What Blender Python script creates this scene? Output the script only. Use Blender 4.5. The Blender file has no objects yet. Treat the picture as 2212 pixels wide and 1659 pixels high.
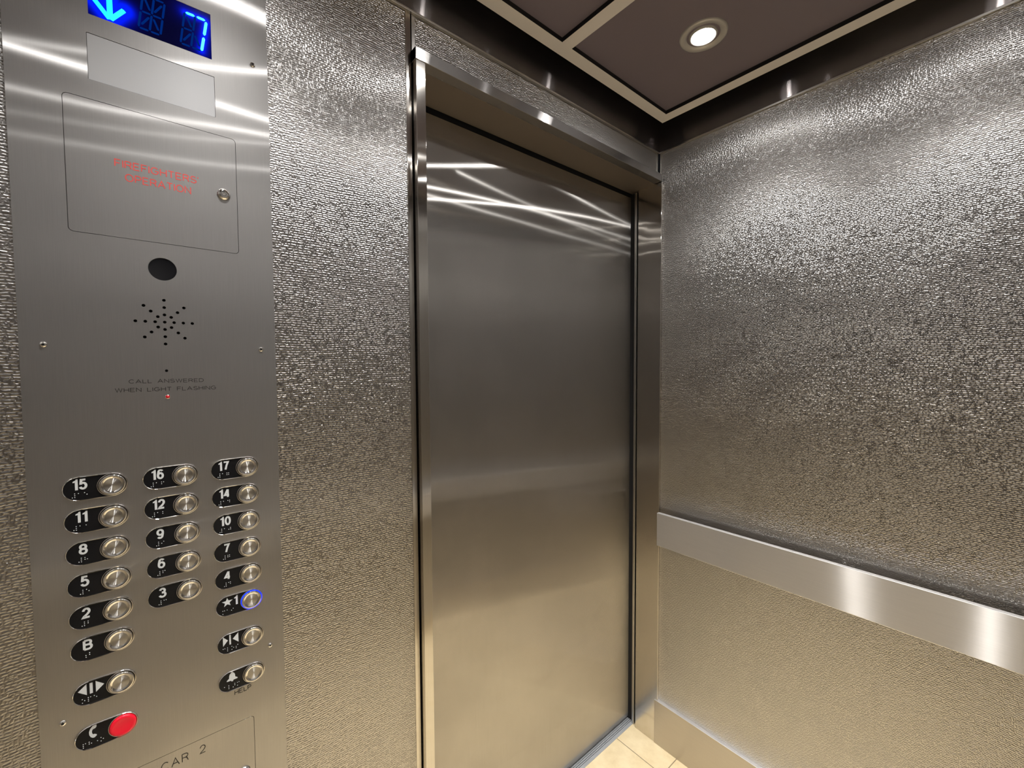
import bpy, bmesh, math, random
from mathutils import Vector, Matrix

random.seed(7)
sc = bpy.context.scene
COL = sc.collection
PI = math.pi

# ------------------------------------------------------------------ camera
CAM = Vector((-1.4446, -0.8832, 1.4592))
yaw, pitch, roll = [math.radians(a) for a in (39.7549, -2.3869, -0.3302)]
fw = Vector((math.sin(yaw) * math.cos(pitch), math.cos(yaw) * math.cos(pitch), math.sin(pitch)))
rt = Vector((math.cos(yaw), -math.sin(yaw), 0))
up = rt.cross(fw)
rt, up = rt * math.cos(roll) + up * math.sin(roll), up * math.cos(roll) - rt * math.sin(roll)
cd = bpy.data.cameras.new('camera')
cd.sensor_width = 36.0
cd.sensor_fit = 'HORIZONTAL'
cd.lens = 921.16 / 2212 * 36.0
cd.clip_start = 0.01
cam = bpy.data.objects.new('camera', cd)
COL.objects.link(cam)
cam.matrix_world = Matrix(((rt.x, up.x, -fw.x, CAM.x), (rt.y, up.y, -fw.y, CAM.y),
                           (rt.z, up.z, -fw.z, CAM.z), (0, 0, 0, 1)))
sc.camera = cam

# ------------------------------------------------------------------ world, exposure
w = bpy.data.worlds.new('world')
sc.world = w
w.use_nodes = True
w.node_tree.nodes['Background'].inputs[0].default_value = (0.02, 0.02, 0.022, 1)
w.node_tree.nodes['Background'].inputs[1].default_value = 0.2
sc.view_settings.view_transform = 'Standard'
sc.view_settings.look = 'None'
sc.view_settings.gamma = 1.0
sc.view_settings.use_curve_mapping = False
sc.view_settings.exposure = 0.05
LAMP_STRENGTH = 115.0
SPOT_POWER = 34.0
LAMP_COLOR = (1.0, 0.985, 0.965)
cy = sc.cycles
cy.max_bounces = 14
cy.glossy_bounces = 12
cy.diffuse_bounces = 6
cy.sample_clamp_indirect = 6.0
cy.caustics_reflective = True
cy.blur_glossy = 0.2


# ------------------------------------------------------------------ node helpers
class N:
    def __init__(s, name):
        s.m = bpy.data.materials.new(name)
        s.m.use_nodes = True
        s.t = s.m.node_tree
        for n in list(s.t.nodes):
            s.t.nodes.remove(n)
        s.out = s.n('ShaderNodeOutputMaterial')

    def n(s, kind, **kw):
        x = s.t.nodes.new(kind)
        for k, v in kw.items():
            setattr(x, k, v)
        return x

    def l(s, a, b):
        s.t.links.new(a, b)

    def put(s, sock, v):
        if isinstance(v, bpy.types.NodeSocket):
            s.l(v, sock)
        else:
            sock.default_value = v

    def math(s, op, a, b=0.0, c=None):
        x = s.n('ShaderNodeMath', operation=op)
        s.put(x.inputs[0], a)
        s.put(x.inputs[1], b)
        if c is not None:
            s.put(x.inputs[2], c)
        return x.outputs[0]

    def smooth(s, v, lo, hi, a=0.0, b=1.0):
        x = s.n('ShaderNodeMapRange', interpolation_type='SMOOTHSTEP')
        s.put(x.inputs[0], v)
        for i, q in enumerate((lo, hi, a, b)):
            x.inputs[1 + i].default_value = q
        return x.outputs[0]

    def pos(s):
        g = s.n('ShaderNodeNewGeometry')
        x = s.n('ShaderNodeSeparateXYZ')
        s.l(g.outputs['Position'], x.inputs[0])
        return g.outputs['Position'], x.outputs[0], x.outputs[1], x.outputs[2]

    def xyz(s, a, b, c=0.0):
        x = s.n('ShaderNodeCombineXYZ')
        for i, q in enumerate((a, b, c)):
            s.put(x.inputs[i], q)
        return x.outputs[0]

    def noise(s, vec, scale, detail=2.0, rough=0.5, dims='3D'):
        x = s.n('ShaderNodeTexNoise', noise_dimensions=dims)
        s.put(x.inputs['Vector'], vec)
        x.inputs['Scale'].default_value = scale
        x.inputs['Detail'].default_value = detail
        x.inputs['Roughness'].default_value = rough
        return x.outputs[0]

    def bump(s, h, dist, strength=1.0, normal=None):
        x = s.n('ShaderNodeBump')
        s.put(x.inputs['Height'], h)
        x.inputs['Distance'].default_value = dist
        x.inputs['Strength'].default_value = strength
        if normal is not None:
            s.l(normal, x.inputs['Normal'])
        return x.outputs[0]


def principled(name, col, rough=0.5, metal=0.0, emit=None, es=0.0, spec=0.5, coat=0.0):
    k = N(name)
    p = k.n('ShaderNodeBsdfPrincipled')
    p.inputs['Base Color'].default_value = (*col, 1)
    p.inputs['Roughness'].default_value = rough
    p.inputs['Metallic'].default_value = metal
    p.inputs['Specular IOR Level'].default_value = spec
    p.inputs['Coat Weight'].default_value = coat
    if emit:
        p.inputs['Emission Color'].default_value = (*emit, 1)
        p.inputs['Emission Strength'].default_value = es
    k.l(p.outputs[0], k.out.inputs[0])
    return k.m


def brushed(name, blur, col=(0.60, 0.575, 0.54), r_wide=0.40, r_tight=0.05, wave=0.0, wscale=3.0,
            soft=0.35, r_soft=0.32, dents=0.0, side=False):
    """brushed stainless: a lobe spread along `blur` (across the grain) over a softer round lobe"""
    k = N(name)
    P, X, Y, Z = k.pos()
    # fine grain running across the blur direction
    st = (1500, 1500, 14) if blur == 0 else (16, 16, 1800)
    g = k.noise(k.xyz(k.math('MULTIPLY', X, st[0]), k.math('MULTIPLY', Y, st[1]), k.math('MULTIPLY', Z, st[2])), 1.0, 3.0)
    smudge = k.noise(P, 5.0, 4.0, 0.6)
    mixc = k.n('ShaderNodeMixRGB', blend_type='MULTIPLY')
    mixc.inputs[0].default_value = 1.0
    mixc.inputs[1].default_value = (*col, 1)
    k.l(k.smooth(g, 0.3, 0.7, 0.965, 1.03), mixc.inputs[2])
    normal = None
    if wave:
        n1 = k.noise(k.xyz(k.math('MULTIPLY', X, 1.0), k.math('MULTIPLY', Y, 1.0), k.math('MULTIPLY', Z, 1.3)), wscale, 1.0)
        normal = k.bump(n1, wave)
    if dents:
        n2 = k.noise(P, 11.0, 0.5)
        normal = k.bump(n2, dents, 1.0, normal)
    t = [0.0, 0.0, 0.0]
    # Glossy anisotropy > 0: tight along the tangent, wide across it
    t[2 if blur == 0 else (1 if side else 0)] = 1.0
    r0 = math.sqrt(r_wide * r_tight)
    an = 1.0 - math.sqrt(r_tight / r_wide)
    b1 = k.n('ShaderNodeBsdfAnisotropic', distribution='GGX')
    k.l(mixc.outputs[0], b1.inputs['Color'])
    rr = k.math('MULTIPLY', k.smooth(smudge, 0.3, 0.7, 0.92, 1.12), math.sqrt(r0))
    k.l(rr, b1.inputs['Roughness'])
    b1.inputs['Anisotropy'].default_value = an
    tv = k.n('ShaderNodeCombineXYZ')
    for i in range(3):
        tv.inputs[i].default_value = t[i]
    k.l(tv.outputs[0], b1.inputs['Tangent'])
    b2 = k.n('ShaderNodeBsdfAnisotropic', distribution='GGX')
    k.l(mixc.outputs[0], b2.inputs['Color'])
    b2.inputs['Roughness'].default_value = math.sqrt(r_soft)
    if normal is not None:
        k.l(normal, b1.inputs['Normal'])
        k.l(normal, b2.inputs['Normal'])
    mx = k.n('ShaderNodeMixShader')
    mx.inputs[0].default_value = soft
    k.l(b1.outputs[0], mx.inputs[1])
    k.l(b2.outputs[0], mx.inputs[2])
    k.l(mx.outputs[0], k.out.inputs[0])
    return k.m


def embossed(name, axis, depth=0.0005):
    """vertically brushed stainless sheet rolled with a linen-like pattern of short raised dashes"""
    k = N(name)
    P, X, Y, Z = k.pos()
    U = X if axis == 0 else Y

    def cells(a, b, row, length, seed):
        # rows of rounded dashes of random length; rows wander a little
        wob = k.noise(k.xyz(k.math('MULTIPLY', a, 95.0), k.math('MULTIPLY', b, 150.0), seed), 1.0, 1.0)
        wob2 = k.noise(k.xyz(k.math('MULTIPLY', a, 9.0), k.math('MULTIPLY', b, 9.0), seed + 4.0), 1.0, 0.0)
        b2 = k.math('ADD', b, k.math('ADD', k.math('MULTIPLY', k.math('SUBTRACT', wob, 0.5), 0.0034),
                                     k.math('MULTIPLY', k.math('SUBTRACT', wob2, 0.5), 0.012)))
        q = k.math('DIVIDE', b2, row)
        fl = k.math('FLOOR', q)
        fr = k.math('SUBTRACT', q, fl)
        dv = k.math('MULTIPLY', k.math('MINIMUM', fr, k.math('SUBTRACT', 1.0, fr)), row)
        v = k.n('ShaderNodeTexVoronoi', voronoi_dimensions='1D', feature='DISTANCE_TO_EDGE')
        k.l(k.math('ADD', k.math('DIVIDE', a, length), k.math('MULTIPLY', fl, 17.37)), v.inputs['W'])
        v.inputs['Scale'].default_value = 1.0
        v.inputs['Randomness'].default_value = 0.85
        du = k.math('MULTIPLY', v.outputs['Distance'], length * 0.8)
        x = k.n('ShaderNodeMath', operation='SMOOTH_MIN')
        k.l(du, x.inputs[0])
        k.l(dv, x.inputs[1])
        x.inputs[2].default_value = 0.0005
        return x.outputs[0]
    h1 = cells(U, Z, 0.0043, 0.0088, 1.0)
    h2 = cells(Z, U, 0.0043, 0.0080, 9.0)
    m = k.smooth(k.noise(P, 110.0, 1.0), 0.54, 0.64)
    mx = k.n('ShaderNodeMix', data_type='FLOAT')
    k.l(m, mx.inputs['Factor'])
    k.l(h1, mx.inputs['A'])
    k.l(h2, mx.inputs['B'])
    d = mx.outputs['Result']
    h = k.smooth(d, -0.0002, 0.0018)
    nb = k.bump(h, depth)
    nb2 = k.bump(k.noise(P, 4.0, 1.0), 0.0008, 1.0, nb)
    wide, tight = 0.28, 0.04
    g = k.n('ShaderNodeBsdfAnisotropic', distribution='GGX')
    g.inputs['Color'].default_value = (0.49, 0.472, 0.458, 1)
    g.inputs['Roughness'].default_value = math.sqrt(math.sqrt(wide * tight))
    g.inputs['Anisotropy'].default_value = 1.0 - math.sqrt(tight / wide)
    tv = k.n('ShaderNodeCombineXYZ')
    tv.inputs[2].default_value = 1.0
    k.l(tv.outputs[0], g.inputs['Tangent'])
    k.l(nb2, g.inputs['Normal'])
    k.l(g.outputs[0], k.out.inputs[0])
    return k.m


# ------------------------------------------------------------------ materials
M = {}
M['tex_x'] = embossed('embossed_steel_front', 0)
M['tex_y'] = embossed('embossed_steel_side', 1)
M['cop'] = brushed('brushed_steel_panel', 0, col=(0.53, 0.515, 0.50), r_wide=0.60, r_tight=0.005, wave=0.0009, wscale=3.2, soft=0.35, r_soft=0.25)
M['door'] = brushed('brushed_steel_door', 0, col=(0.52, 0.495, 0.465), r_wide=0.55, r_tight=0.003, wave=0.0011, wscale=2.6, soft=0.18, r_soft=0.25)
M['frame'] = brushed('polished_steel_frame', 0, col=(0.62, 0.59, 0.55), r_wide=0.06, r_tight=0.002, soft=0.12, r_soft=0.03, dents=0.0007)
M['header'] = brushed('brushed_steel_header', 2, col=(0.44, 0.425, 0.415), r_wide=0.14, r_tight=0.004, soft=0.25, r_soft=0.3)
M['rail'] = brushed('brushed_steel_rail', 2, col=(0.63, 0.605, 0.58), r_wide=0.55, r_tight=0.014, soft=0.7, r_soft=0.45, side=True)
M['rail_x'] = principled('satin_steel_rail_rear', (0.80, 0.78, 0.75), 0.55, 0.85)
M['frieze'] = brushed('dark_brushed_frieze', 2, col=(0.26, 0.235, 0.23), r_wide=0.20, r_tight=0.002, soft=0.2, r_soft=0.4)
M['base'] = brushed('brushed_steel_base', 2, col=(0.55, 0.515, 0.47), r_wide=0.25, r_tight=0.03, soft=0.5, r_soft=0.2, side=True)
M['base_x'] = brushed('brushed_steel_base_rear', 2, col=(0.55, 0.515, 0.47), r_wide=0.25, r_tight=0.03, soft=0.5, r_soft=0.2)
M['frieze_y'] = brushed('dark_brushed_frieze_side', 2, col=(0.26, 0.235, 0.23), r_wide=0.20, r_tight=0.002, soft=0.2, r_soft=0.4, side=True)
M['soffit'] = principled('soffit_steel', (0.33, 0.285, 0.25), 0.5, 1.0)
M['rail_edge'] = principled('milled_rail_edge', (0.80, 0.79, 0.77), 0.5, 1.0)
M['strip'] = principled('satin_steel_strip', (0.58, 0.56, 0.53), 0.28, 1.0)
M['edge'] = principled('bright_steel_edge', (0.72, 0.70, 0.67), 0.2, 1.0)
M['chrome'] = principled('polished_chrome', (0.78, 0.76, 0.73), 0.07, 1.0)
M['black_gap'] = principled('black_gap', (0.004, 0.004, 0.005), 0.7)
M['plaque'] = principled('black_plaque_plastic', (0.006, 0.006, 0.007), 0.25, spec=0.3)
M['numeral'] = principled('light_grey_ink', (0.62, 0.64, 0.64), 0.45)
M['red_ink'] = principled('red_engraved_ink', (0.62, 0.06, 0.05), 0.5)
M['black_ink'] = principled('black_engraved_ink', (0.012, 0.011, 0.010), 0.5)
M['red_cap'] = principled('red_plastic_cap', (0.75, 0.01, 0.03), 0.22, emit=(1.0, 0.01, 0.03), es=0.10)
M['red_lamp'] = principled('red_lamp_lens', (0.55, 0.01, 0.02), 0.15)
M['window'] = principled('frosted_grey_plastic', (0.42, 0.42, 0.43), 0.28)
M['dark_lens'] = principled('black_camera_glass', (0.004, 0.004, 0.005), 0.12, spec=0.2)
M['tan'] = principled('champagne_ceiling_frame', (0.71, 0.675, 0.655), 0.5, 0.0)
M['panel'] = principled('dark_brown_ceiling_panel', (0.175, 0.145, 0.172), 0.38, 0.0, spec=0.6)
M['void'] = principled('dark_ceiling_void', (0.010, 0.010, 0.014), 0.6)
M['alu'] = principled('aluminium_sill', (0.42, 0.44, 0.46), 0.5, 0.4)
M['ring'] = principled('satin_downlight_ring', (0.50, 0.48, 0.46), 0.35, 0.3)
M['seg_on'] = principled('cyan_segment', (0, 0, 0), 0.4, emit=(0.0, 0.80, 1.0), es=1.3)
M['seg_off'] = principled('unlit_segment', (0.0, 0.002, 0.02), 0.6, emit=(0.0, 0.018, 0.15), es=1.0, spec=0.0)
M['blue_ring'] = principled('lit_blue_ring', (0, 0, 0.1), 0.3, emit=(0.0, 0.025, 1.0), es=2.2, spec=0.1)


def spun():
    k = N('spun_steel_face')
    tc = k.n('ShaderNodeTangent', direction_type='RADIAL', axis='Y')
    g = k.n('ShaderNodeBsdfAnisotropic', distribution='GGX')
    g.inputs['Color'].default_value = (0.66, 0.64, 0.61, 1)
    g.inputs['Roughness'].default_value = 0.36
    g.inputs['Anisotropy'].default_value = 0.75
    k.l(tc.outputs[0], g.inputs['Tangent'])
    k.l(g.outputs[0], k.out.inputs[0])
    return k.m


M['spun'] = spun()


def lamp_mat(name, strength):
    k = N(name)
    e = k.n('ShaderNodeEmission')
    e.inputs[0].default_value = (*LAMP_COLOR, 1)
    e.inputs[1].default_value = strength
    k.l(e.outputs[0], k.out.inputs[0])
    return k.m


M['lens'] = lamp_mat('lamp_lens', LAMP_STRENGTH * 0.35)
M['lens_core'] = lamp_mat('lamp_lens_core', LAMP_STRENGTH * 11.0)


def screen_mat():
    k = N('display_screen')
    a = k.n('ShaderNodeVertexColor', layer_name='glow')
    p = k.n('ShaderNodeBsdfPrincipled')
    p.inputs['Base Color'].default_value = (0.002, 0.002, 0.008, 1)
    p.inputs['Roughness'].default_value = 0.1
    p.inputs['Specular IOR Level'].default_value = 0.08
    k.l(a.outputs[0], p.inputs['Emission Color'])
    p.inputs['Emission Strength'].default_value = 1.0
    k.l(p.outputs[0], k.out.inputs[0])
    return k.m


M['screen'] = screen_mat()


def floor_mat():
    k = N('beige_floor_tile')
    P, X, Y, Z = k.pos()

    def line(v, off):
        f = k.math('FRACT', k.math('DIVIDE', k.math('ADD', v, off), 0.305))
        d = k.math('ABSOLUTE', k.math('SUBTRACT', f, 0.5))
        return k.smooth(d, 0.4945, 0.4965)
    grout = k.math('MAXIMUM', line(X, 0.1045 + 0.305 * 20), line(Y, 0.098 + 0.305 * 20))
    vein = k.noise(k.xyz(X, Y, 0.0), 14.0, 6.0, 0.65)
    cr = k.n('ShaderNodeValToRGB')
    cr.color_ramp.elements[0].position = 0.3
    cr.color_ramp.elements[0].color = (0.76, 0.61, 0.36, 1)
    cr.color_ramp.elements[1].position = 0.62
    cr.color_ramp.elements[1].color = (0.90, 0.755, 0.49, 1)
    k.l(vein, cr.inputs[0])
    mx = k.n('ShaderNodeMixRGB')
    k.l(grout, mx.inputs[0])
    k.l(cr.outputs[0], mx.inputs[1])
    mx.inputs[2].default_value = (0.30, 0.23, 0.14, 1)
    p = k.n('ShaderNodeBsdfPrincipled')
    k.l(mx.outputs[0], p.inputs['Base Color'])
    p.inputs['Roughness'].default_value = 0.4
    k.l(k.bump(grout, -0.0006), p.inputs['Normal'])
    k.l(p.outputs[0], k.out.inputs[0])
    return k.m


M['floor'] = floor_mat()


# ------------------------------------------------------------------ mesh helpers
def tag(o, label=None, cat=None, group=None, kind=None):
    if label: o['label'] = label
    if cat: o['category'] = cat
    if group: o['group'] = group
    if kind: o['kind'] = kind
    return o


def link(name, bm, mats, parent=None, smooth=False):
    me = bpy.data.meshes.new(name)
    bm.normal_update()
    bm.to_mesh(me)
    bm.free()
    for m in (mats if isinstance(mats, (list, tuple)) else [mats]):
        me.materials.append(m)
    if smooth:
        for p in me.polygons:
            p.use_smooth = True
    o = bpy.data.objects.new(name, me)
    COL.objects.link(o)
    if parent is not None:
        o.parent = parent
        me.transform(Matrix.Translation(-world_loc(parent)))
    return o


def world_loc(o):
    v = Vector(o.location)
    while o.parent is not None:
        o = o.parent
        v += Vector(o.location)
    return v


def empty(name, loc):
    o = bpy.data.objects.new(name, None)
    o.empty_display_size = 0.1
    o.location = loc
    COL.objects.link(o)
    return o


def box(bm, x0, x1, y0, y1, z0, z1, mat=0, bev=0.0):
    r = bmesh.ops.create_cube(bm, size=1.0)
    vs = r['verts']
    for v in vs:
        v.co = Vector(((x0 + x1) / 2 + v.co.x * (x1 - x0), (y0 + y1) / 2 + v.co.y * (y1 - y0),
                       (z0 + z1) / 2 + v.co.z * (z1 - z0)))
    fs = set(f for v in vs for f in v.link_faces)
    for f in fs:
        f.material_index = mat
    if bev:
        es = list(set(e for v in vs for e in v.link_edges))
        r = bmesh.ops.bevel(bm, geom=es, offset=bev, segments=2, profile=0.5, affect='EDGES')
        for f in r['faces']:
            f.material_index = mat
    return bm


def B(*a, **k):
    return box(bmesh.new(), *a, **k)


def slab(name, args, mat, parent=None, bev=0.0):
    return link(name, B(*args, bev=bev), mat, parent)


def rrect(x0, x1, z0, z1, r, n=6):
    pts = []
    for cx, cz, a0 in ((x1 - r, z1 - r, 0), (x0 + r, z1 - r, 90), (x0 + r, z0 + r, 180), (x1 - r, z0 + r, 270)):
        for i in range(n + 1):
            a = math.radians(a0 + 90 * i / n)
            pts.append((cx + r * math.cos(a), cz + r * math.sin(a)))
    return pts


def circ(cx, cz, r, n=20):
    return [(cx + r * math.cos(2 * PI * i / n), cz + r * math.sin(2 * PI * i / n)) for i in range(n)]


def sheet(bm, outer, holes, y0, y1, mat=0):
    """flat plate with through holes: front at y0 (towards the camera), back at y1"""
    es = []
    for loop in [outer] + holes:
        vs = [bm.verts.new((x, y0, z)) for x, z in loop]
        es += [bm.edges.new((vs[i], vs[(i + 1) % len(vs)])) for i in range(len(vs))]
    r = bmesh.ops.triangle_fill(bm, use_beauty=True, use_dissolve=False, edges=es)
    fs = [g for g in r['geom'] if isinstance(g, bmesh.types.BMFace)]
    for f in fs:
        f.normal_update()
        if f.normal.y > 0:
            f.normal_flip()
        f.material_index = mat
    x = bmesh.ops.extrude_face_region(bm, geom=fs)
    vs = [g for g in x['geom'] if isinstance(g, bmesh.types.BMVert)]
    bmesh.ops.translate(bm, verts=vs, vec=(0, y1 - y0, 0))
    for g in x['geom']:
        if isinstance(g, bmesh.types.BMFace):
            g.material_index = mat
    bmesh.ops.recalc_face_normals(bm, faces=bm.faces)
    return bm


def prism(bm, pts, y0, y1, mat=0):
    a = [bm.verts.new((x, y0, z)) for x, z in pts]
    b = [bm.verts.new((x, y1, z)) for x, z in pts]
    fs = [bm.faces.new(a), bm.faces.new(list(reversed(b)))]
    n = len(pts)
    for i in range(n):
        fs.append(bm.faces.new((a[i], b[i], b[(i + 1) % n], a[(i + 1) % n])))
    for f in fs:
        f.material_index = mat
    bmesh.ops.recalc_face_normals(bm, faces=fs)
    return bm


def lathe(bm, prof, axis_pt, n=40, mat=0, axis='Y', cap=True):
    """prof = [(radius, out)], out measured towards -Y (axis Y) or towards -Z (axis Z)"""
    rings = []
    mats = mat if isinstance(mat, list) else [mat] * (len(prof) - 1)
    ax, ay, az = axis_pt
    for r, o in prof:
        ring = []
        if r < 1e-6:
            p = (ax, ay - o, az) if axis == 'Y' else (ax, ay, az - o)
            ring = [bm.verts.new(p)] * n
        else:
            for i in range(n):
                a = 2 * PI * i / n
                p = (ax + r * math.cos(a), ay - o, az + r * math.sin(a)) if axis == 'Y' else \
                    (ax + r * math.cos(a), ay + r * math.sin(a), az - o)
                ring.append(bm.verts.new(p))
        rings.append(ring)
    new = []
    for k in range(len(rings) - 1):
        A, Bq = rings[k], rings[k + 1]
        for i in range(n):
            j = (i + 1) % n
            q = []
            for v in (A[i], A[j], Bq[j], Bq[i]):
                if v not in q:
                    q.append(v)
            if len(q) >= 3:
                f = bm.faces.new(q)
                f.material_index = mats[k]
                f.smooth = True
                new.append(f)
    bmesh.ops.recalc_face_normals(bm, faces=new)
    return bm


def arc(cx, cy, rx, ry, a0, a1, n=14):
    return [(cx + rx * math.cos(math.radians(a0 + (a1 - a0) * i / n)), cy + ry * math.sin(math.radians(a0 + (a1 - a0) * i / n))) for i in range(n + 1)]


# plain engraved sans letters as strokes: (advance width, [polylines]) in a cap height of 1
FONT = {
    'A': (0.86, [[(0, 0), (0.43, 1), (0.86, 0)], [(0.16, 0.34), (0.70, 0.34)]]),
    'B': (0.68, [[(0, 0), (0, 1)], [(0.0, 1), (0.38, 1)] + arc(0.38, 0.76, 0.25, 0.24, 90, -90)[1:] + [(0, 0.52)],
                 [(0.30, 0.52)] + arc(0.40, 0.26, 0.28, 0.26, 90, -90) + [(0, 0)]]),
    'C': (0.80, [arc(0.42, 0.5, 0.42, 0.5, 42, 318, 24)]),
    'D': (0.78, [[(0, 0), (0, 1), (0.34, 1)] + arc(0.34, 0.5, 0.44, 0.5, 90, -90, 20) + [(0, 0)]]),
    'E': (0.66, [[(0.66, 0), (0, 0), (0, 1), (0.64, 1)], [(0, 0.52), (0.58, 0.52)]]),
    'F': (0.62, [[(0, 0), (0, 1), (0.62, 1)], [(0, 0.52), (0.54, 0.52)]]),
    'G': (0.86, [arc(0.43, 0.5, 0.43, 0.5, 42, 335, 26) + [(0.84, 0.48), (0.46, 0.48)]]),
    'H': (0.72, [[(0, 0), (0, 1)], [(0.72, 0), (0.72, 1)], [(0, 0.52), (0.72, 0.52)]]),
    'I': (0.0, [[(0, 0), (0, 1)]]),
    'L': (0.58, [[(0, 1), (0, 0), (0.58, 0)]]),
    'N': (0.74, [[(0, 0), (0, 1), (0.74, 0), (0.74, 1)]]),
    'O': (0.90, [arc(0.45, 0.5, 0.45, 0.5, 0, 360, 30)]),
    'P': (0.66, [[(0, 0), (0, 1)], [(0, 1)] + arc(0.36, 0.73, 0.30, 0.27, 90, -90) + [(0, 0.46)]]),
    'R': (0.70, [[(0, 0), (0, 1)], [(0, 1)] + arc(0.38, 0.75, 0.30, 0.25, 90, -90) + [(0, 0.50)], [(0.34, 0.50), (0.56, 0.40), (0.62, 0.2), (0.70, 0)]]),
    'S': (0.70, [arc(0.35, 0.75, 0.31, 0.25, 25, 200, 14) + [(0.10, 0.58), (0.35, 0.51), (0.60, 0.43)] + arc(0.35, 0.26, 0.35, 0.26, 25, -160, 16)]),
    'T': (0.70, [[(0, 1), (0.70, 1)], [(0.35, 1), (0.35, 0)]]),
    'W': (1.05, [[(0, 1), (0.26, 0), (0.525, 1), (0.79, 0), (1.05, 1)]]),
    "'": (0.0, [[(0, 1.02), (0, 0.80)]]),
    '2': (0.64, [arc(0.32, 0.70, 0.30, 0.30, 175, -30, 16) + [(0.42, 0.36), (0.08, 0.12), (0.0, 0.0), (0.64, 0.0)]]),
    '3': (0.62, [arc(0.29, 0.75, 0.27, 0.25, 165, -90, 16) + [(0.22, 0.5)], [(0.22, 0.535)] + arc(0.29, 0.265, 0.33, 0.27, 85, -165, 18)]),
    '4': (0.66, [[(0.48, 0), (0.48, 1)], [(0.46, 1), (0.0, 0.27), (0.66, 0.27)]]),
    '5': (0.62, [[(0.58, 1), (0.12, 1), (0.06, 0.46)], arc(0.30, 0.32, 0.32, 0.32, 128, -160, 20)]),
    '6': (0.64, [arc(0.34, 0.74, 0.27, 0.26, 30, 150, 10) + [(0.02, 0.5), (0.01, 0.31)], arc(0.32, 0.31, 0.31, 0.31, 0, 360, 26)]),
    '7': (0.62, [[(0, 1), (0.62, 1), (0.40, 0.55), (0.24, 0)]]),
    '8': (0.62, [arc(0.31, 0.75, 0.27, 0.25, 0, 360, 24), arc(0.31, 0.27, 0.31, 0.27, 0, 360, 24)]),
    '9': (0.64, [arc(0.32, 0.69, 0.31, 0.31, 0, 360, 26), [(0.63, 0.69), (0.62, 0.5)] + arc(0.30, 0.26, 0.27, 0.26, -30, -150, 10)]),
    '0': (0.64, [arc(0.32, 0.5, 0.32, 0.5, 0, 360, 30)]),
}


def strokes(bm, polys, place, hw, y0, y1):
    """polylines widened to flat ribbons of half width hw"""
    for si, pl in enumerate(polys):
        y0 = y0 - 0.00004 * min(si, 1)
        p = [Vector(place(q)) for q in pl]
        closed = (p[0] - p[-1]).length < 1e-7
        if closed:
            p = p[:-1]
        n = len(p)
        L, Rr = [], []
        for i in range(n):
            a = p[(i - 1) % n] if (closed or i > 0) else None
            b = p[(i + 1) % n] if (closed or i < n - 1) else None
            d1 = (p[i] - a).normalized() if a is not None else None
            d2 = (b - p[i]).normalized() if b is not None else None
            if d1 is None: d1 = d2
            if d2 is None: d2 = d1
            n1, n2 = Vector((-d1.y, d1.x)), Vector((-d2.y, d2.x))
            m = n1 + n2
            m = m.normalized() if m.length > 0.2 else n1
            k = hw / max(0.45, m.dot(n1))
            L.append(p[i] + m * k)
            Rr.append(p[i] - m * k)
        rng = range(n) if closed else range(n - 1)
        A = [[bm.verts.new((v.x, y, v.y)) for v in S] for S in (L, Rr) for y in (y0, y1)]
        fs = []
        for i in rng:
            j = (i + 1) % n
            for u, w_ in ((0, 2), (2, 3), (3, 1), (1, 0)):
                fs.append(bm.faces.new((A[u][i], A[u][j], A[w_][j], A[w_][i])))
        if not closed:
            for i in (0, n - 1):
                fs.append(bm.faces.new((A[0][i], A[1][i], A[3][i], A[2][i])))
        bmesh.ops.recalc_face_normals(bm, faces=fs)
    return bm


def text(name, body, x0, x1, z0, z1, y, mat, parent, weight=0.12, gap=0.26, space=0.75):
    h = z1 - z0
    adv, x = [], 0.0
    for c in body:
        adv.append(x)
        x += space if c == ' ' else FONT[c][0] + gap
    total = x - gap
    sx = (x1 - x0) / total
    bm = bmesh.new()
    hw = h * weight / 2
    for c, a in zip(body, adv):
        if c != ' ':
            strokes(bm, FONT[c][1], lambda q: (x0 + (a + q[0]) * sx, z0 + hw + q[1] * (h - 2 * hw)), hw, y - 0.0002, y + 0.00005)
    return link(name, bm, mat, parent)


def milled(o):
    o.data.materials.append(M['rail_edge'])
    for p in o.data.polygons:
        if abs(p.normal.z) > 0.3:
            p.material_index = 1


# ------------------------------------------------------------------ dimensions
XL, YB = -1.70, -1.16          # left and back walls (right wall x = 0, front wall y = 0)
ZT = 2.234                     # top of the wall panels
ZC = 2.300                     # underside of the hung ceiling
ZTOP = 2.62
JX0, JX1 = -0.9915, -0.9675    # left jamb face
HB, HT = 2.130, 2.156          # header face
DY = 0.127                     # door face

# ------------------------------------------------------------------ setting: floor, walls, upper ceiling
tag(slab('floor', (XL - 0.1, 0.1, YB - 0.1, 0.098, -0.06, 0.0), M['floor']),
    'beige square tile floor of the elevator car', 'floor', kind='structure')
tag(slab('ceiling', (XL - 0.1, 0.1, YB - 0.1, 0.10, ZTOP, ZTOP + 0.05), M['void']),
    'dark upper ceiling above the hung grid', 'ceiling', kind='structure')

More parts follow.
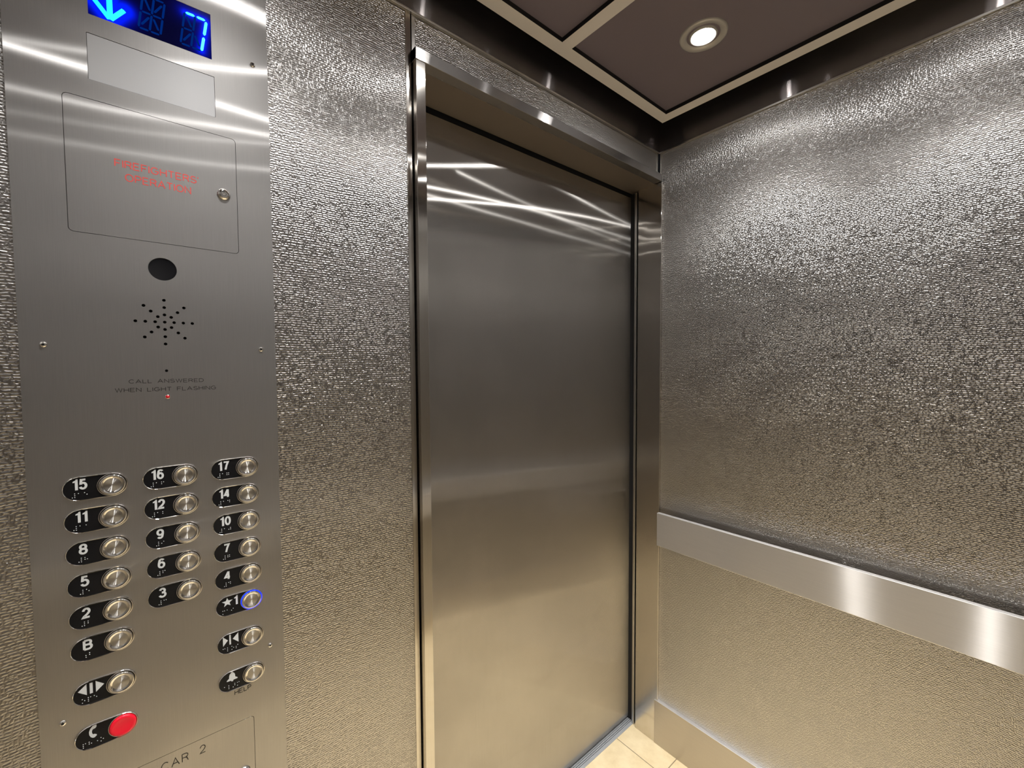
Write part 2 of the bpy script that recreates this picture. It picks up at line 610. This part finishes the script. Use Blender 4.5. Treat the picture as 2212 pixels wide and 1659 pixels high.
# right wall
wr = slab('wall_right', (0.012, 0.06, YB - 0.05, 0.0, 0.0, ZTOP), M['black_gap'])
tag(wr, 'right elevator wall of embossed steel with a dark frieze', 'wall', kind='structure')
slab('embossed_panel', (0.003, 0.012, YB, -0.0135, 0.872, ZT), M['tex_y'], wr)
slab('embossed_panel', (0.003, 0.012, YB, -0.0105, 0.165, 0.870), M['tex_y'], wr)
slab('corner_strip', (0.0005, 0.013, -0.0132, -0.0045, 0.17, ZT), M['strip'], wr, 0.0006)
slab('frieze', (-0.001, 0.012, YB, 0.0, ZT + 0.006, ZTOP), M['frieze_y'], wr)
slab('top_trim', (-0.003, 0.012, YB, -0.004, ZT, ZT + 0.006), M['strip'], wr, 0.0008)
br = slab('baseboard_right', (-0.0095, 0.012, YB, -0.0045, 0.0, 0.1720), M['base'], None, 0.001)
milled(br)
tag(br, 'brushed steel baseboard along the right wall', 'baseboard', kind='structure')

# front wall, left of and above the door
wf = slab('wall_front', (XL - 0.05, -1.000, 0.012, 0.06, 0.0, ZTOP), M['black_gap'])
tag(wf, 'front elevator wall of embossed steel around door and control panel', 'wall', kind='structure')
slab('embossed_panel', (-1.276, -1.0055, 0.003, 0.012, 0.0, ZT), M['tex_x'], wf)
slab('embossed_panel', (XL, -1.589, 0.003, 0.012, 0.0, ZT), M['tex_x'], wf)
slab('edge_strip', (-1.0055, -0.9935, 0.001, 0.013, 0.0, ZT), M['frame'], wf, 0.0006)
slab('backing', (-1.000, 0.0, 0.014, 0.06, HT - 0.015, ZTOP), M['black_gap'], wf)
slab('embossed_panel', (-0.982, -0.012, 0.003, 0.014, HT, ZT), M['tex_x'], wf)
slab('edge_strip', (-0.9905, -0.982, 0.002, 0.014, HT, ZT), M['strip'], wf, 0.0005)
slab('corner_strip', (-0.012, -0.001, 0.001, 0.014, HT, ZT), M['strip'], wf, 0.0005)
slab('frieze', (XL, 0.0, -0.003, 0.012, ZT + 0.005, ZTOP), M['frieze'], wf)
slab('top_trim', (XL, -0.001, -0.005, 0.003, ZT, ZT + 0.005), M['strip'], wf, 0.0008)

# left and back walls (seen only as reflections)
wl = slab('wall_left', (XL - 0.05, XL - 0.012, YB - 0.05, 0.0, 0.0, ZTOP), M['black_gap'])
tag(wl, 'left elevator wall behind the control panel side', 'wall', kind='structure')
slab('embossed_panel', (XL - 0.012, XL, YB, 0.0, 0.17, ZT), M['tex_y'], wl)
slab('frieze', (XL - 0.012, XL, YB, 0.0, ZT, ZTOP), M['frieze_y'], wl)
tag(slab('baseboard_left', (XL - 0.01, XL + 0.008, YB, 0.0, 0.0, 0.17), M['base']),
    'steel baseboard of the left wall', 'baseboard', kind='structure')
wb = slab('wall_back', (XL, 0.0, YB - 0.05, YB - 0.012, 0.0, ZTOP), M['black_gap'])
tag(wb, 'rear elevator wall behind the viewer', 'wall', kind='structure')
slab('embossed_panel', (XL, 0.0, YB - 0.012, YB, 0.17, ZT), M['tex_x'], wb)
slab('frieze', (XL, 0.0, YB - 0.012, YB, ZT, ZTOP), M['frieze'], wb)
tag(slab('baseboard_back', (XL, 0.0, YB - 0.01, YB + 0.008, 0.0, 0.17), M['base_x']),
    'steel baseboard of the rear wall', 'baseboard', kind='structure')

# ------------------------------------------------------------------ door and its frame
fr = empty('trim_1', (-0.5, 0.0, 0.0))
tag(fr, 'steel door frame with header and two jambs', 'door frame', kind='structure')
bm = bmesh.new()
# header: face, and a deep underside
box(bm, JX0, -0.0075, -0.0175, 0.014, HB, HT, bev=0.0008)
link('header', bm, M['header'], fr)
slab('header_soffit', (JX0 + 0.004, 0.020, 0.012, DY - 0.006, HB - 0.0005, HB + 0.02), M['soffit'], fr)
bm = bmesh.new()
box(bm, JX0 + 0.001, JX1, -0.0165, 0.085, 0.0, HB - 0.0005, bev=0.0008)
link('jamb', bm, M['frame'], fr)
bm = bmesh.new()
box(bm, -0.0065, 0.030, -0.0165, 0.082, 0.0, HB - 0.0005, bev=0.0012)
link('jamb', bm, M['frame'], fr)
slab('return_strip', (0.000, 0.028, 0.093, 0.103, 0.0, HB - 0.004), M['strip'], fr, 0.0015)
slab('return_backing', (0.012, 0.05, 0.080, 0.16, 0.0, HB + 0.1), M['black_gap'], fr)
slab('return_backing', (-1.04, JX1 - 0.006, 0.080, 0.16, 0.0, HB + 0.1), M['black_gap'], fr)

d1 = slab('door_1', (-1.02, 0.011, DY, DY + 0.03, 0.010, 2.118), M['door'], None, 0.0012)
tag(d1, 'brushed stainless sliding elevator door, closed', 'door', kind='structure')
slab('head_gap', (-1.03, 0.03, DY + 0.004, DY + 0.05, 2.118, 2.30), M['black_gap'], d1)

si = empty('trim_2', (-0.5, 0.17, 0.0))
tag(si, 'grooved aluminium door sill under the elevator door', 'door sill', kind='structure')
bm = bmesh.new()
for a, b in ((0.098, 0.1105), (0.1125, 0.1165), (0.119, 0.1235), (0.1255, 0.20)):
    box(bm, -1.03, 0.012, a, b, -0.02, 0.0015, bev=0.0005)
box(bm, -1.03, 0.012, 0.098, 0.20, -0.03, -0.006)
link('sill_plate', bm, M['alu'], si)

# ------------------------------------------------------------------ hung ceiling with its panels and downlights
PX = [(-0.1061, -0.5716), (-0.6081, -1.0736), (-1.1101, -1.5756)]
PY = [(-0.0900, -1.0600)]
FX0, FX1, FY0, FY1 = -1.6121, -0.0680, -1.0965, -0.0539
dc = empty('hung_ceiling', ((FX0 + FX1) / 2, (FY0 + FY1) / 2, ZC))
tag(dc, 'hung ceiling of dark brown panels in a champagne coloured grid', 'ceiling panel')
bm = bmesh.new()
xs = [FX0] + [v for p in reversed(PX) for v in (p[1], p[0])] + [FX1]
ys = [FY0] + [v for p in reversed(PY) for v in (p[1], p[0])] + [FY1]
for i in range(0, len(xs), 2):
    box(bm, xs[i], xs[i + 1], FY0, FY1, ZC, ZC + 0.028)
for i in range(0, len(ys), 2):
    for p in PX:
        box(bm, p[1] - 0.0001, p[0] + 0.0001, ys[i], ys[i + 1], ZC + 0.00005, ZC + 0.028)
for f in bm.faces:
    if abs(f.normal.z) < 0.5:
        f.material_index = 1
link('grid_frame', bm, [M['tan'], M['black_gap']], dc)
LX = [(p[0] + p[1]) / 2 + 0.008 for p in PX]
LY = [-0.3265, -0.8150]
for a in PX:
    for b in PY:
        slab('ceiling_panel', (a[1] - 0.001, a[0] + 0.001, b[1] - 0.001, b[0] + 0.001, ZC + 0.012, ZC + 0.022), M['panel'], dc)
where = [['right ceiling panel, nearest the door', 'middle ceiling panel, nearest the door', 'left ceiling panel, above the control panel'],
         ['right ceiling panel, nearest the rear wall', 'middle ceiling panel, nearest the rear wall', 'left ceiling panel, nearest the rear wall']]
for j, ly in enumerate(LY):
    for i, lx in enumerate(LX):
        d = empty('downlight', (lx, ly, ZC + 0.012))
        lab = 'round recessed downlight in the ' + where[j][i]
        tag(d, lab, 'downlight', 'downlights in the hung ceiling')
        z = ZC + 0.012
        bm = lathe(bmesh.new(), [(0.058, 0.0), (0.057, 0.003), (0.053, 0.0045), (0.044, 0.0035), (0.040, 0.0),
                                 (0.036, -0.004), (0.034, 0.0), (0.033, 0.004), (0.0305, 0.005), (0.0285, 0.003), (0.0283, -0.003)],
                   (lx, ly, z), 48, axis='Z')
        link('trim_ring', bm, M['ring'], d)
        bm = lathe(bmesh.new(), [(0.0283, 0.0022), (0.0065, 0.003), (0.0, 0.0032)], (lx, ly, z), 32, [0, 1], axis='Z')
        link('lens', bm, [M['lens'], M['lens_core']], d)
        ld_ = bpy.data.lights.new('lamp_beam', 'SPOT')
        ld_.energy = SPOT_POWER
        ld_.color = LAMP_COLOR
        ld_.spot_size = math.radians(105)
        ld_.spot_blend = 0.9
        ld_.shadow_soft_size = 0.010
        lo = bpy.data.objects.new('lamp_beam', ld_)
        COL.objects.link(lo)
        lo.parent = d
        lo.location = (0, 0, -0.006)


# ------------------------------------------------------------------ handrails
def handrail(name, ax, label):
    h = empty(name, (-0.034, -0.6, 0.854) if ax == 'R' else (-0.85, YB + 0.034, 0.854))
    tag(h, label, 'handrail', 'flat steel handrails')
    if ax == 'R':
        slab('rail', (-0.042, -0.027, YB + 0.05, -0.029, 0.793, 0.915), M['rail'], h, 0.0012)
        milled(h.children[0])
        for y in (-0.16, -0.58, -1.0):
            slab('bracket', (-0.028, 0.004, y - 0.02, y + 0.02, 0.83, 0.87), M['strip'], h, 0.001)
    else:
        slab('rail', (XL + 0.05, -0.06, YB + 0.020, YB + 0.050, 0.695, 0.815), M['rail_x'], h, 0.002)
        milled(h.children[0])
        for x in (-1.45, -0.85, -0.25):
            slab('bracket', (x - 0.02, x + 0.02, YB - 0.004, YB + 0.022, 0.74, 0.78), M['strip'], h, 0.001)
    return h


handrail('handrail', 'R', 'flat brushed steel handrail on the right wall')
handrail('handrail', 'B', 'flat brushed steel handrail on the rear wall')

# ------------------------------------------------------------------ control panel
cp = empty('control_panel', (-1.4326, 0.006, 0.30))
tag(cp, 'tall brushed steel elevator control panel with floor buttons and blue display', 'control panel')
PX0, PX1, PZ0, PZ1 = -1.5893, -1.2758, 0.16, 2.19
FC = (-1.5364, -1.3281, 1.6573, 1.8525)        # firefighter cabinet door
LD = (-1.5364, -1.3277, 0.42, 0.8255)          # lower service door
DS = (-1.5054, -1.3580, 1.9737, 2.0466)        # display
WN = (-1.5084, -1.3553, 1.8805, 1.9468)        # frosted window
holes = [rrect(*FC, 0.006), rrect(*LD, 0.006), rrect(*DS, 0.0004, 1), rrect(*WN, 0.0006, 1),
         circ(-1.4326, 1.6168, 0.0178, 40), circ(-1.4327, 1.4552, 0.0021, 14)]
for k in range(8):
    for q in (1, 2, 3):
        a = k * PI / 4
        holes.append(circ(-1.4326 + 0.0118 * q * math.cos(a), 1.5329 + 0.0116 * q * math.sin(a), 0.0023, 14))
holes.append(circ(-1.4326, 1.5329, 0.0023, 14))
bm = sheet(bmesh.new(), [(PX0, PZ0), (PX1, PZ0), (PX1, PZ1), (PX0, PZ1)], holes, 0.0, 0.0025)
link('face_plate', bm, M['cop'], cp)
slab('back_box', (PX0 + 0.004, PX1 - 0.004, 0.0065, 0.0115, PZ0, PZ1), M['black_gap'], cp)
g = 0.0007
bm = lathe(bmesh.new(), [(0.0176, -0.001), (0.012, -0.0014), (0.0, -0.0016)], (-1.4326, 0.0, 1.6168), 40)
link('camera_lens', bm, M['dark_lens'], cp, True)


def lock(x, z, parent):
    bm = lathe(bmesh.new(), [(0.0096, 0.0), (0.0096, 0.0012), (0.0088, 0.0024), (0.0066, 0.0048), (0.0060, 0.0050), (0.0038, 0.0050)],
               (x, 0.0, z), 40, [0, 0, 0, 0, 0])
    lathe(bm, [(0.0038, 0.0050), (0.0031, 0.0050)], (x, -0.00002, z), 40, 1)
    lathe(bm, [(0.0031, 0.0050), (0.0, 0.0050)], (x, 0.0, z), 40, 0)
    box(bm, x - 0.0006, x + 0.0006, -0.0052, -0.0049, z + 0.0018, z + 0.0052, 1)
    o = link('key_lock', bm, [M['chrome'], M['black_ink']], parent)
    o['label'] = 'round chrome key lock'
    return o


bm = sheet(bmesh.new(), rrect(FC[0] + g, FC[1] - g, FC[2] + g, FC[3] - g, 0.0055), [], 0.0, 0.0025)
fd = link('cabinet_door', bm, M['cop'], cp)
fd['label'] = 'small flush cabinet door with red lettering'
text('lettering', "FIREFIGHTERS'", -1.4835, -1.3828, 1.7630, 1.7745, 0.0, M['red_ink'], fd)
text('lettering', 'OPERATION', -1.4722, -1.3930, 1.7440, 1.7556, 0.0, M['red_ink'], fd)
lock(-1.3478, 1.7548, fd)
bm = sheet(bmesh.new(), rrect(LD[0] + g, LD[1] - g, LD[2] + g, LD[3] - g, 0.0055), [], 0.0, 0.0025)
ld = link('service_door', bm, M['cop'], cp)
ld['label'] = 'flush lower service door with engraved car number'
text('lettering', 'CAR 2', -1.4590, -1.4008, 0.7995, 0.8137, 0.0, M['black_ink'], ld, 0.085, 0.36, 1.1)
lock(-1.3455, 0.7285, ld)
text('lettering', 'CALL ANSWERED', -1.4783, -1.3850, 1.4358, 1.4420, 0.0, M['black_ink'], cp, 0.13)
text('lettering', 'WHEN LIGHT FLASHING', -1.4942, -1.3682, 1.4226, 1.4291, 0.0, M['black_ink'], cp, 0.13)
text('lettering', 'HELP', -1.3558, -1.3310, 0.8768, 0.8852, 0.0, M['black_ink'], cp, 0.13)
bm = lathe(bmesh.new(), [(0.0036, 0.0), (0.0034, 0.0007), (0.0027, 0.0010)], (-1.4326, 0.0, 1.4133), 24, 1)
lathe(bm, [(0.0028, 0.0006), (0.0022, 0.0016), (0.0012, 0.0022), (0.0, 0.0024)], (-1.4326, 0.0, 1.4133), 24, 0)
link('call_lamp', bm, [M['red_lamp'], M['chrome']], cp)['label'] = 'tiny red call lamp'
for x, z in ((-1.2989, 1.9909), (-1.5663, 1.4935), (-1.2990, 1.4920), (-1.2987, 0.9437), (-1.5661, 0.9424), (-1.5663, 1.9909)):
    bm = lathe(bmesh.new(), [(0.0042, 0.0), (0.0040, 0.0010), (0.0030, 0.0020), (0.0016, 0.0023)], (x, 0.0, z), 24, 0)
    lathe(bm, [(0.0016, 0.0023), (0.0013, 0.0014), (0.0, 0.0013)], (x, 0.0, z), 24, 1)
    link('screw', bm, [M['chrome'], M['black_gap']], cp)

# frosted window
bm = sheet(bmesh.new(), rrect(WN[0] + 0.0005, WN[1] - 0.0005, WN[2] + 0.0005, WN[3] - 0.0005, 0.0004, 1), [], 0.0006, 0.004)
link('indicator_window', bm, M['window'], cp)['label'] = 'blank frosted grey window'

# display: a glowing screen with lit and unlit segments
LIT = [((-1.4818, 1.9772), (-1.4822, 2.0360), 0.0033), ((-1.4815, 1.9775), (-1.4658, 1.9985), 0.0030),
       ((-1.4822, 1.9775), (-1.5000, 2.0002), 0.0030)]
SEV = [((-1.3912, 2.0334), (-1.3792, 2.0338)), ((-1.3768, 2.0338), (-1.3652, 2.0336)),
       ((-1.3639, 2.0318), (-1.3674, 2.0088)), ((-1.3679, 2.0052), (-1.3716, 1.9822))]


def sdist(p, a, b):
    px, py = p[0] - a[0], p[1] - a[1]
    dx, dy = b[0] - a[0], b[1] - a[1]
    t = max(0.0, min(1.0, (px * dx + py * dy) / (dx * dx + dy * dy)))
    return math.hypot(px - t * dx, py - t * dy)


dsp = empty('floor_display', (-1.4317, 0.001, 2.01))
dsp.parent = cp
dsp.location = Vector((-1.4317, 0.001, 2.01)) - Vector(cp.location)
dsp['label'] = 'dark glass display lit blue with a down arrow and a 7'
bm = bmesh.new()
nx, nz = 150, 74
grid = [[bm.verts.new((DS[0] + (DS[1] - DS[0]) * i / nx, 0.0009, DS[2] + (DS[3] - DS[2]) * j / nz)) for i in range(nx + 1)] for j in range(nz + 1)]
for j in range(nz):
    for i in range(nx):
        bm.faces.new((grid[j][i], grid[j][i + 1], grid[j + 1][i + 1], grid[j + 1][i]))
so = link('screen', bm, M['screen'], dsp)
ca = so.data.color_attributes.new('glow', 'FLOAT_COLOR', 'POINT')
off = world_loc(so)
for v in so.data.vertices:
    p = (v.co.x + off.x, v.co.z + off.z)
    d1_ = min(sdist(p, s[0], s[1]) for s in LIT)
    d2_ = min(sdist(p, s[0], s[1]) for s in SEV)
    gl = 1.15 / (1 + (d1_ / 0.0115) ** 5) + 0.05 * math.exp(-d1_ / 0.02)
    gl += 0.95 / (1 + (d2_ / 0.0052) ** 3) + 0.05 * math.exp(-d2_ / 0.015)
    ca.data[v.index].color = (0.0, 0.012 * gl, min(1.15, gl) + 0.008, 1)


def bar2(bm, a, b, hw, y0, y1, cut=0.35):
    d = Vector((b[0] - a[0], b[1] - a[1]))
    L = d.length
    d /= L
    n = Vector((-d.y, d.x))
    c = hw * cut
    pts = []
    for s, t in ((0, 0), (c, 1), (L - c, 1), (L, 0.25), (L, -0.25), (L - c, -1), (c, -1), (0, -0.25), (0, 0.25)):
        if (s, t) == (0, 0):
            continue
        q = Vector(a) + d * s + n * (hw * t)
        pts.append((q.x, q.y))
    prism(bm, pts, y0, y1)


bm = bmesh.new()
for i, (a, b, hw) in enumerate(LIT):
    bar2(bm, a, b, hw, 0.0006 - i * 0.00006, 0.0009, 0.2)
link('arrow', bm, M['seg_on'], dsp)['label'] = 'glowing cyan down arrow'
bm = bmesh.new()
for a, b in SEV:
    bar2(bm, a, b, 0.0020, 0.0006, 0.0009, 1.0)
link('digit', bm, M['seg_on'], dsp)['label'] = 'glowing cyan 7'


def sixteen(x0, x1, z0, z1, sk):
    zm = (z0 + z1) / 2
    xm = (x0 + x1) / 2
    S = []
    P = lambda x, z: (x + sk * (z - z0), z)
    e = 0.0012
    for z in (z0, zm, z1):
        S += [(P(x0 + e, z), P(xm - e, z)), (P(xm + e, z), P(x1 - e, z))]
    for x in (x0, xm, x1):
        S += [(P(x, z0 + e), P(x, zm - e)), (P(x, zm + e), P(x, z1 - e))]
    for q in ((x0, z0), (x1, z0), (x0, z1), (x1, z1)):
        S.append((P(q[0] + (xm - q[0]) * 0.22, q[1] + (zm - q[1]) * 0.22), P(q[0] + (xm - q[0]) * 0.8, q[1] + (zm - q[1]) * 0.8)))
    return S


bm = bmesh.new()
for a, b in sixteen(-1.4500, -1.4240, 1.9822, 2.0340, 0.13):
    bar2(bm, a, b, 0.0014, 0.00075, 0.0009, 1.0)
for a, b in sixteen(-1.3990, -1.3718, 1.9822, 2.0340, 0.13)[:]:
    if max(a[0], b[0]) > -1.370 or (min(a[1], b[1]) > 2.031) or (a[0] > -1.3745 and b[0] > -1.3745):
        continue
    bar2(bm, a, b, 0.0014, 0.00075, 0.0009, 1.0)
link('unlit_digits', bm, M['seg_off'], dsp)['label'] = 'dim unlit display segments'

# ---- buttons
BR = {'a': '1', 'b': '12', 'c': '14', 'e': '15', 'h': '125', 'i': '24', 'l': '123', 'm': '134', 'o': '135', 'p': '1234', 's': '234',
      'ar': '345', '#': '3456', ';': '56', "'": '5', 'd': '145', 'f': '124', 'g': '1245', 'j': '245'}
DG = dict(zip('1234567890', 'abcdefghij'))
BX0, BP, BZ0, BQ = -1.5021, 0.0879, 1.2833, 0.0483


def dome(bm, x, z, r, h, y, n=8):
    lathe(bm, [(r, 0.0), (r * 0.7, h * 0.7), (0.0, h)], (x, y, z), n)


def star_pts(cx, cz, R, r):
    return [(cx + (R if i % 2 == 0 else r) * math.sin(PI * i / 5), cz + (R if i % 2 == 0 else r) * math.cos(PI * i / 5)) for i in range(10)]


def numeral(mark, mx, mz, y, root, h=0.0160):
    # heavy sans numerals; the 1 is drawn with its flag
    W = {'1': 0.0052, 'B': 0.0106}
    wd = [W.get(c, 0.0096 if len(mark) == 1 else 0.0090) for c in mark]
    gap = 0.0010 if '11' not in mark else 0.0021
    x = mx - (sum(wd) + gap * (len(mark) - 1)) / 2
    bm = bmesh.new()
    hw = 0.00142
    for c, wc in zip(mark, wd):
        z0, z1 = mz - h / 2, mz + h / 2
        if c == '1':
            xr = x + wc
            prism(bm, [(xr, z0), (xr, z1), (xr - 0.0019, z1), (xr - 0.0027, z1 - 0.0017), (xr - 0.0052, z1 - 0.0030),
                       (xr - 0.0052, z1 - 0.0049), (xr - 0.0030, z1 - 0.0044), (xr - 0.0030, z0)], y - 0.0002, y + 0.0001)
        else:
            w0, st = FONT[c]
            strokes(bm, st, lambda q: (x + hw + q[0] / w0 * (wc - 2 * hw), z0 + hw + q[1] * (h - 2 * hw)), hw, y - 0.0002, y + 0.0001)
        x += wc + gap
    return link('numeral', bm, M['numeral'], root)


def call_button(col, z, mark, cells, style='steel', label=''):
    bx = BX0 + col * BP
    R = 0.01745
    xl = bx - 0.0357
    plq = []
    for i in range(17):
        a = PI / 2 + PI * i / 16
        plq.append((xl + R * math.cos(a), z + R * math.sin(a)))
    for i in range(17):
        a = -PI / 2 + PI * i / 16
        plq.append((bx + R * math.cos(a), z + R * math.sin(a)))

    def scaled(k):
        out = []
        for x, zz in plq:
            cx = min(max(x, xl), bx)
            out.append((cx + (x - cx) * k, z + (zz - z) * k))
        return out
    bm = prism(bmesh.new(), scaled(0.965), -0.0004, 0.0005, 0)
    # bright bevelled rim around the plaque
    loops = [[bm.verts.new((x, y, zz)) for x, zz in scaled(k)] for k, y in ((1.035, 0.0003), (1.025, -0.0013), (0.995, -0.0020), (0.96, -0.0014), (0.95, 0.0))]
    n = len(plq)
    fs = []
    for a, b in zip(loops, loops[1:]):
        for i in range(n):
            f = bm.faces.new((a[i], a[(i + 1) % n], b[(i + 1) % n], b[i]))
            f.material_index = 1
            fs.append(f)
    bmesh.ops.recalc_face_normals(bm, faces=fs)
    root = link('call_button', bm, [M['plaque'], M['chrome']], cp)
    root['label'] = label
    # push button: dark gap, side wall, domed bezel, spun face
    side = M['blue_ring'] if style == 'lit' else M['chrome']
    bm = lathe(bmesh.new(), [(0.0172, 0.0006), (0.0170, 0.0017), (0.0164, 0.0019), (0.0161, 0.0006)], (bx, 0.0, z), 48)
    link('bezel', bm, M['chrome'], root)
    if style == 'red':
        bm = lathe(bmesh.new(), [(0.0156, 0.0), (0.0155, 0.0030), (0.0148, 0.0044), (0.0125, 0.0050), (0.0105, 0.0046), (0.006, 0.0042), (0.0, 0.0041)], (bx, 0.0, z), 48, 0)
        link('push_button', bm, M['red_cap'], root)['label'] = 'round red push button'
    else:
        bm = lathe(bmesh.new(), [(0.0154, 0.0), (0.0154, 0.0030), (0.0150, 0.0041), (0.0142, 0.0046), (0.0130, 0.0046), (0.0115, 0.0040), (0.0101, 0.0031)],
                   (bx, 0.0, z), 48, [2, 0, 0, 0, 0, 0])
        lathe(bm, [(0.0100, 0.0031), (0.005, 0.0031), (0.0003, 0.0031)], (bx, 0.0, z), 48, 1)
        o = link('push_button', bm, [M['chrome'], M['spun'], side], root)
        # centre the spun face's own texture space on the button
        if style == 'lit':
            o['label'] = 'steel push button ringed in blue light'
            bm = lathe(bmesh.new(), [(0.0160, 0.0010), (0.0158, 0.0030), (0.0153, 0.0036)], (bx, 0.0, z), 48)
            link('light_ring', bm, M['blue_ring'], root)['label'] = 'glowing blue ring'
    # marking
    mx, mz = bx - 0.0345, z + 0.0061
    y = -0.0004
    if isinstance(mark, str) and mark[0] in '0123456789B':
        numeral(mark, mx, mz, y, root)
    else:
        bm = bmesh.new()
        yy = (y - 0.0002, y + 0.0001)
        if mark == 'star':
            prism(bm, star_pts(bx - 0.0362, z + 0.0066, 0.0082, 0.0034), *yy)
        elif mark == 'open':
            prism(bm, [(bx - 0.0474, mz), (bx - 0.0380, mz + 0.0084), (bx - 0.0380, mz - 0.0084)], *yy)
            prism(bm, [(bx - 0.0348, mz + 0.0080), (bx - 0.0315, mz + 0.0080), (bx - 0.0315, mz - 0.0080), (bx - 0.0348, mz - 0.0080)], *yy)
            prism(bm, [(bx - 0.0282, mz + 0.0084), (bx - 0.0282, mz - 0.0084), (bx - 0.0191, mz)], *yy)
        elif mark == 'close':
            prism(bm, [(bx - 0.0444, mz + 0.0084), (bx - 0.0444, mz - 0.0084), (bx - 0.0372, mz)], *yy)
            prism(bm, [(bx - 0.0351, mz + 0.0086), (bx - 0.0327, mz + 0.0086), (bx - 0.0327, mz - 0.0086), (bx - 0.0351, mz - 0.0086)], *yy)
            prism(bm, [(bx - 0.0300, mz), (bx - 0.0215, mz + 0.0086), (bx - 0.0215, mz - 0.0086)], *yy)
        elif mark == 'bell':
            pr = [(0.0, 0.0092), (0.0012, 0.0090), (0.0018, 0.0078), (0.0036, 0.0060), (0.0044, 0.0030), (0.0046, -0.0008), (0.0080, -0.0036), (0.0080, -0.0052),
                  (0.0018, -0.0054), (0.0012, -0.0072), (0.0, -0.0075)]
            c0 = bx - 0.0328
            prism(bm, [(c0 + a, mz + b) for a, b in pr] + [(c0 - a, mz + b) for a, b in reversed(pr[1:-1])], *yy)
        elif mark == 'phone':
            c0, cz = bx - 0.0322, z + 0.0072
            pts = [(0.0022, 0.0090), (0.0008, 0.0096), (-0.0018, 0.0084), (-0.0044, 0.0052), (-0.0056, 0.0010), (-0.0054, -0.0034), (-0.0040, -0.0072), (-0.0018, -0.0094),
                   (0.0002, -0.0098), (0.0026, -0.0078), (0.0026, -0.0064), (0.0004, -0.0046), (-0.0014, -0.0044), (-0.0024, -0.0018), (-0.0024, 0.0014), (-0.0014, 0.0036),
                   (0.0012, 0.0040), (0.0026, 0.0056), (0.0028, 0.0082)]
            prism(bm, [(c0 + a, cz + b) for a, b in pts], *yy)
        link('symbol', bm, M['numeral'], root)
        if mark == 'star':
            numeral('1', bx - 0.0232, mz + 0.0003, y, root)
    # braille
    bm = bmesh.new()
    w_ = 0.0064
    x0 = bx - 0.0431 if len(cells) > 2 else bx - 0.0395
    if len(cells) > 3:
        x0 = bx - 0.0445
    for i, c in enumerate(cells):
        for dch in BR[c]:
            k = int(dch) - 1
            dome(bm, x0 + i * w_ + (0.0025 if k >= 3 else 0.0), z - 0.0070 - (k % 3) * 0.0027, 0.00062, 0.0005, y)
    link('braille', bm, M['numeral'], root)
    return root


def num_cells(s):
    return ['#'] + [DG[c] for c in s]


rows = [['15', '16', '17'], ['11', '12', '14'], ['8', '9', '10'], ['5', '6', '7'], ['2', '3', '4'], ['B', None, '*']]
for r, row in enumerate(rows):
    for c, s in enumerate(row):
        if s is None:
            continue
        z = BZ0 - BQ * r
        if s == '*':
            call_button(c, z, 'star', ['m', 'a', 'i'], 'lit', 'black plaque marked star 1 with its button ringed in blue light')
        elif s == 'B':
            call_button(c, z, s, [';', 'b'], label='black plaque marked B with a steel push button')
        else:
            call_button(c, z, s, num_cells(s), label='black plaque marked %s with a steel push button' % s)
call_button(0, 0.9742, 'open', ['o', 'p', 'e'], label='door open plaque with outward arrows and steel button')
call_button(2, 0.9742, 'close', ['c', 'l', 'o', 's'], label='door close plaque with inward arrows and steel button')
call_button(2, 0.9056, 'bell', ['a', 'l', 'ar', 'm'], label='alarm plaque with a bell symbol and steel button')
call_button(0, 0.9056, 'phone', ['p', 'h', "'", 'o'], 'red', 'phone plaque with a handset symbol and red button')
